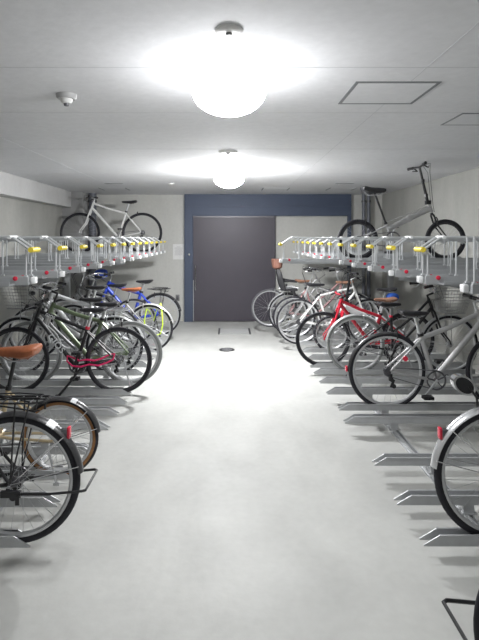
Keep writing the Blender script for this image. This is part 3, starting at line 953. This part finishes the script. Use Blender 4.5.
    if letters:
        yl = .0 + (tube*1.25+.0015)
        for (txt, p0, p1, sz, t0) in letters:
            cu = bpy.data.curves.new('lettering', 'FONT')
            cu.body = txt; cu.size = sz; cu.extrude = .0006; cu.align_x = 'CENTER'; cu.align_y = 'CENTER'
            cu.space_character = 1.15; cu.offset = .0012
            cu.materials.append(white_tape)
            P0 = sa(hb+.02) if p0 == 'down' else sa(ht-.03); P1 = BB if p0 == 'down' else st(seat_top-.03)
            P = P0.lerp(P1, t0)
            d = (P1-P0).normalized()
            # left face of the tube (local +Y), read from the head tube towards the crank
            if p1 == 'L':
                xdir = d; nrm = Vector((0, 1, 0)); zdir = nrm.cross(xdir)
                M = Matrix((xdir, zdir, nrm)).transposed()
                pos = P+Vector((0, yl+.002, 0))
            else:
                xdir = -d; nrm = Vector((0, -1, 0)); zdir = nrm.cross(xdir)
                M = Matrix((xdir, zdir, nrm)).transposed()
                pos = P+Vector((0, -yl-.002, 0))
            tmp = bpy.data.objects.new('tmp', cu)
            me = bpy.data.meshes.new_from_object(tmp)
            bpy.data.objects.remove(tmp)
            bpy.data.curves.remove(cu)
            o = bpy.data.objects.new('lettering', me)
            COL.objects.link(o); o.parent = fo
            o.matrix_local = Matrix.Translation(pos) @ M.to_4x4()
    return root

def lock(name, label, root, pts, r, m, cat='lock'):
    """a lock that hangs on a bicycle: its own thing, given in that bicycle's coordinates"""
    bpy.context.view_layer.update()
    t = MB().tube(pts, r, 8, closed=True)
    mw = Matrix.Translation(root.location) @ root.rotation_euler.to_matrix().to_4x4() @ Matrix.Scale(BS, 4)
    t.v = [tuple(mw @ Vector(p)) for p in t.v]
    o = obj(name, t, m)
    return tag(o, label, cat)

silver_guard = mat('silver_mudguard', (0.70, 0.71, 0.72), 0.25, 0.6)
grey_guard = mat('dull_grey_mudguard', (0.42, 0.43, 0.43), 0.4, 0.3)
black_guard = mat('black_mudguard', (0.045, 0.045, 0.048), 0.35, 0, 0.1, 20, 0, 0.4)
steel_wire = mat('steel_basket_wire', (0.30, 0.31, 0.31), 0.4, 0.6)

# ---- left row, from the camera to the end wall
bike('black bicycle cut by the left edge, with black rear rack and red reflector', 2.42, 1.03, -1, R=.33, wb=1.05, frame='step', paint='black', tw=.021,
     guards=(black_guard, .965*PI), rack=black_metal, stand='double', reflector=.757*PI, sticker=.685*PI, bars='swept', saddle_z=.86, derail=True, chain_guard='half')
b = bike('champagne small-wheeled bicycle with tan saddle and gum tyres behind the nearest left wheel', 3.10, 1.048, -1, R=.254, wb=.98, frame='fold', paint='gold', tw=.021, side_m=gum,
     guards=(black_guard, .95*PI), sticker=.62*PI, bars='flat', bar_z=.98, fat=True, saddle=leather_tan, saddle_z=.825, seat_top=.58, stand='kick', bb=(.40, .27), post_m=black_metal, bar_w=.24, seat_dx=.05)
bs = bike('black flat-bar bicycle with white GIOS lettering and a pink cable lock', 4.75, 1.048, -1, R=.335, wb=1.03, head_h=.86, frame='diamond', paint='black', tw=.015, rim=dark_rim,
     bars='flat', bar_z=.90, saddle_z=.845, seat_top=.66, stand='mid', derail=True, letters=[('GIOS', 'down', 'L', .088, .52), ('GIOS', 'top', 'L', .04, .25)], tube=.018)
lock('cable_lock', 'pink cable lock looped through the rear wheel of the black lettered bicycle', bs,
     [(.50, .06, .34), (.44, .085, .30), (.36, .085, .29), (.27, .09, .315), (.18, .09, .305), (.10, .085, .33), (.04, .07, .36), (.03, .05, .41), (.08, .03, .40), (.16, .06, .365), (.22, .075, .35), (.30, .08, .36), (.38, .06, .345), (.45, .05, .375), (.50, .05, .39)], .009, mat('pink_cable', (0.85, 0.03, 0.16), 0.4, 0, 0.05))
bike('olive green mountain bicycle behind the black lettered one, with grey tyres', 5.04, .992, -1, R=.34, wb=1.06, frame='slope', paint='green', tw=.022, tyre=rubber_grey, bars='flat', bar_z=1.0,
     saddle_z=.86, seat_top=.70, stand='kick', tube=.021, derail=True, fork='dullsilver', bar_m=PAINT['silver'])
bike('dark city bicycle with wire front basket by the left wall, behind the green one', 5.42, 1.24, -1, R=.33, wb=1.08, frame='step', paint='grey', bar_w=.22, tw=.019, guards=(grey_guard, .93*PI),
     bars='swept', bar_z=.99, saddle_z=.86, basket=steel_wire, stand='kick', lamp_='bar', rack=alloy)
bike('bright silver bicycle with slanting thick tubes in the left row', 6.10, 1.40, -1, R=.34, wb=1.03, frame='slope', paint='silver', tw=.018, bars='flat', bar_z=1.05, saddle_z=.93, seat_top=.72,
     stand='kick', tube=.024, lamp_='bar', derail=True)
bt = bike('city bicycle with tan saddle and silver mudguards, lime lock in its rear wheel', 6.50, 1.033, -1, R=.325, wb=1.05, frame='mixte', paint='dullsilver', tw=.019, guards=(silver_guard, .93*PI),
     bars='swept', bar_z=1.02, saddle=leather_tan, saddle_z=.86, seat_top=.68, stand='kick', chain_guard='half')
lock('chain_lock', 'lime yellow lock hanging in the rear wheel of the tan-saddle bicycle', bt,
     [(.03, .07, .60), (.06, .075, .44), (.04, .075, .30), (-.06, .075, .22), (-.16, .075, .26), (-.19, .07, .38), (-.18, .05, .53), (-.15, -.03, .66), (-.10, -.05, .60), (-.05, -.04, .42), (.01, -.02, .56)], .009, mat('lime_cable', (0.62, 0.85, 0.06), 0.4))
bike('dull grey bicycle half hidden between the tan-saddle and blue bicycles', 7.05, 1.34, -1, R=.33, wb=1.04, frame='diamond', paint='grey', tw=.018, bars='flat', bar_z=1.06, saddle_z=.86, seat_top=.7, stand='kick')
bb_ = bike('blue bicycle with black saddle and mudguard nearest the end wall, left row', 7.60, 1.05, -1, R=.335, wb=1.05, frame='slope', paint='blue', tw=.018, guards=(black_guard, .95*PI),
     bars='flat', bar_z=.98, saddle_z=.87, seat_top=.70, stand='kick', tube=.026, rack=black_metal)

# ---- right row, from the camera to the end wall
bike('bicycle almost out of frame at lower right, only its stand showing', 1.50, 1.05, 1, R=.335, frame='step', paint='black', stand='double', guards=None, bars='swept')
br1 = bike('near right bicycle with silver mudguard and red rear reflector', 2.44, 1.325, 1, R=.345, wb=1.06, frame='step', paint='silver', tw=.021, guards=(silver_guard, .965*PI), reflector=.80*PI,
     bars='swept', saddle_z=.86, stand='kick', chain_guard='half')
sil = bike('silver bicycle with black rear mudguard in the middle of the right row', 4.32, 1.365, 1, R=.352, wb=1.07, frame='slope', paint='dullsilver', tw=.021, guards=None, bars='flat', bar_z=1.0,
     saddle_z=.88, seat_top=.68, stand='none', derail=True, tube=.021)
bike('dark city bicycle with grey mudguards and wire basket against the right wall', 5.46, 1.385, 1, R=.335, wb=1.08, frame='step', paint='black', tw=.018, rim=alloy_rim, tyre=rubber_grey, front_tyre=rubber, guards=(grey_guard, .97*PI),
     bars='up', bar_z=.93, saddle_z=.80, seat_top=.66, seat_dx=.12, basket=steel_wire, stand='kick', rack=None)
bred = bike('red bicycle with brown saddle facing the aisle in the right row', 5.74, 1.08, 1, face='aisle', R=.335, wb=1.02, frame='slope', paint='red', tw=.015, rim=dark_rim, bars='flat', bar_z=.88, head_h=.83,
     saddle=leather_brown, saddle_z=.82, seat_top=.64, stand='kick', tube=.018, bar_m=PAINT['red'], derail=True)
bike('small-wheeled silver folding bicycle facing the aisle behind the red one', 6.50, 1.33, 1, face='aisle', R=.25, wb=.98, frame='fold', paint='silver', tw=.020, bars='flat', bar_z=1.08, saddle_z=.86, seat_top=.55,
     bb=(.40, .27), stand='kick', tube=.020, fork='red')
bike('white-framed bicycle with bright rims in the right row, behind the red one', 6.95, .97, 1, R=.335, wb=1.04, frame='diamond', paint='white', tw=.016, bars='flat', bar_z=.98, saddle_z=.88, seat_top=.73, stand='kick', rack=None)
bike('bicycle with black flat handlebar facing the aisle behind the white-framed one', 7.35, .955, 1, face='aisle', R=.33, wb=1.03, frame='diamond', paint='dullsilver', tw=.016, bars='flat', bar_z=1.08, saddle=leather_brown, saddle_z=.88, seat_top=.7, stand='kick', bar_w=.3)
bch = bike('city bicycle with a black child seat, second from the end wall, right row', 7.78, .92, 1, R=.33, wb=1.08, frame='step', paint='pink', tw=.018, guards=(silver_guard, .95*PI), bars='swept', bar_z=1.02,
     saddle_z=.86, saddle=leather_brown, rack=alloy, stand='kick', basket=steel_wire)
bike('pale bicycle nearest the end wall, right row, its grey wheel against the dark door', 8.30, .68, 1, R=.335, wb=1.06, frame='step', paint='dullsilver', tw=.017, tyre=rubber_mid, bars='swept', bar_z=.98, saddle_z=.82, stand='kick')

# child seat (fixed over the rear wheel of the city bicycle)
def child_seat(root):
    s = empty('child_seat', (-.03, 0, 0)); s.parent = root
    zb = .71
    sh = MB()
    def sec(x, z, w, d):
        return [(x, -w, z), (x-d, -w*.8, z-.004), (x-d*1.2, 0, z-.006), (x-d, w*.8, z-.004), (x, w, z), (x+.012, w*.9, z), (x-d*.6, w*.6, z), (x-d*.75, 0, z), (x-d*.6, -w*.6, z), (x+.012, -w*.9, z)]
    sh.loft([sec(-.03, zb, .13, .06), sec(-.055, zb+.12, .15, .07), (sec(-.09, zb+.25, .14, .06)), sec(-.115, zb+.33, .09, .05), sec(-.13, zb+.37, .06, .03)])
    sh.box((.06, 0, zb+.01), (.22, .24, .035))
    for q in (-1, 1):
        sh.tube([(-.04, q*.135, zb+.17), (.06, q*.145, zb+.15), (.15, q*.13, zb+.14), (.165, 0, zb+.145)], .012, 8)
        sh.tube([(.10, q*.12, zb), (.13, q*.14, zb-.12), (.135, q*.14, zb-.26)], [.03, .02, .02], 8)
        sh.box((.15, q*.145, zb-.27), (.10, .06, .018))
    obj('seat_shell', sh, black_plastic, s, bevel=0)
    rb = MB()
    for k in range(6):
        rb.box((-.028-.012*k, 0, zb+.06+k*.045), (.014, .20-.016*k, .012))
    obj('back_ribs', rb, steel_dark, s, smooth=False)
    hr = MB()
    pts = []
    rings = []
    for z, w, d in ((0, .06, .055), (.03, .11, .10), (.10, .125, .115), (.165, .135, .125), (.17, .125, .115)):
        rings.append([(-.15+d*math.cos(a)*.8, w*math.sin(a), zb+.34+z) for a in [2*PI*k/16 for k in range(16)]])
    hr.loft(rings)
    obj('head_rest', hr, mat('brown_headrest', (0.27, 0.13, 0.095), 0.6, 0, 0.1), s)
child_seat(bch)

# black arc mudguard on the silver bicycle (rear only)
g = obj('rear_mudguard', guard(.345, .012, .42*PI, 1.0*PI, .034), black_guard, sil)
obj('stay_reflector', MB().lathe_y([(0, -.010), (.022, -.010), (.022, .010), (0, .010)], (.146, -.062, .475), 16), red_plastic, sil)
obj('red_reflector', MB().box((-.372, 0, .37), (.016, .04, .05)), red_plastic, g, bevel=.004)

# things carried on the bicycles
def place_in(root, mb):
    mw = Matrix.Translation(root.location) @ root.rotation_euler.to_matrix().to_4x4() @ Matrix.Scale(BS, 4)
    mb.v = [tuple(mw @ Vector(p)) for p in mb.v]
    return mb
def lump(c, s, seed, n=10):
    rnd = random.Random(seed)
    rings = []
    for i in range(n+1):
        t = -PI/2+PI*i/n
        ring = []
        for k in range(14):
            a = 2*PI*k/14
            w = 1+rnd.uniform(-.07, .07)
            cx = math.cos(a); sy = math.sin(a)
            ring.append((c[0]+s[0]*w*math.copysign(abs(cx)**.6, cx)*max(.05, math.cos(t))**.5, c[1]+s[1]*w*math.copysign(abs(sy)**.6, sy)*max(.05, math.cos(t))**.5, c[2]+s[2]*math.sin(t)))
        rings.append(ring)
    return MB().loft(rings)
blue_cloth = mat('blue_cloth', (0.03, 0.08, 0.45), 0.7, 0, 0.2, 30, 0.3)
bag = obj('handlebar_bag', place_in(bb_, lump((.93, .05, .99), (.10, .11, .075), 3)), blue_cloth)
tag(bag, 'blue and black bag on the handlebar of the blue bicycle', 'bag')
bag = obj('saddle_cover', place_in(bred, lump((.40, 0.10, .80), (.07, .07, .05), 5)), mat('bright_blue_cloth', (0.03, 0.13, 0.6), 0.7, 0, 0.2, 30, 0.3))
bag.location = (0.28, .30, .02)
tag(bag, 'bright blue bundle beside the brown saddle of the red bicycle', 'bundle')

# round mirror on a stalk over the near right mudguard
mr = empty('rear_mirror', (1.15, 2.46, .765))
mr.parent = None
tag(mr, 'oval black and chrome mirror standing on the near right silver mudguard', 'mirror')
obj('mirror_stalk', MB().tube([(.075, 0, -.035), (.068, 0, .02), (.03, 0, .075)], .006, 8), black_metal, mr)
tilt = Matrix.Rotation(.62, 4, 'Y') @ Matrix.Rotation(.25, 4, 'Z')
def oval(r0, r1, y0, y1):
    m = MB().lathe_y([(r0, y0), (r1, y0), (r1, y1), (r0, y1)], n=32)
    m.v = [tuple(tilt @ Vector((x*1.75, y, z*1.0)) + Vector((.0, 0, .085))) for x, y, z in m.v]
    return m
obj('mirror_rim', oval(.034, .042, -.016, .012), chrome, mr)
obj('mirror_face', oval(0, .035, -.010, .006), black_plastic, mr)

# ---- bicycles on the upper decks
bike('white bicycle standing on the far left upper deck, facing left', 8.50, 1.475, -1, z0=UZ+.012, R=.362, wb=1.12, frame='slope', paint='white', tw=.016, rim=dark_rim, bars='flat', bar_z=1.0,
     saddle_z=.92, seat_top=.74, stand='none', tube=.019, derail=True, bar_w=.28)
bf = bike('grey folding bicycle on the right upper deck, its tall handlepost near the ceiling', 5.58, 1.437, 1, z0=UZ+.015, R=.243, wb=1.035, frame='fold', paint='dullsilver', tw=.022, rim=dark_rim, bars='flat', bar_z=1.10, hp=-.05, fork='black', seat_dx=-.03, fat=True,
     saddle_z=.835, seat_top=.44, stand='none', tube=.0145, bb=(.40, .25), bar_w=.27, post_m=black_metal)
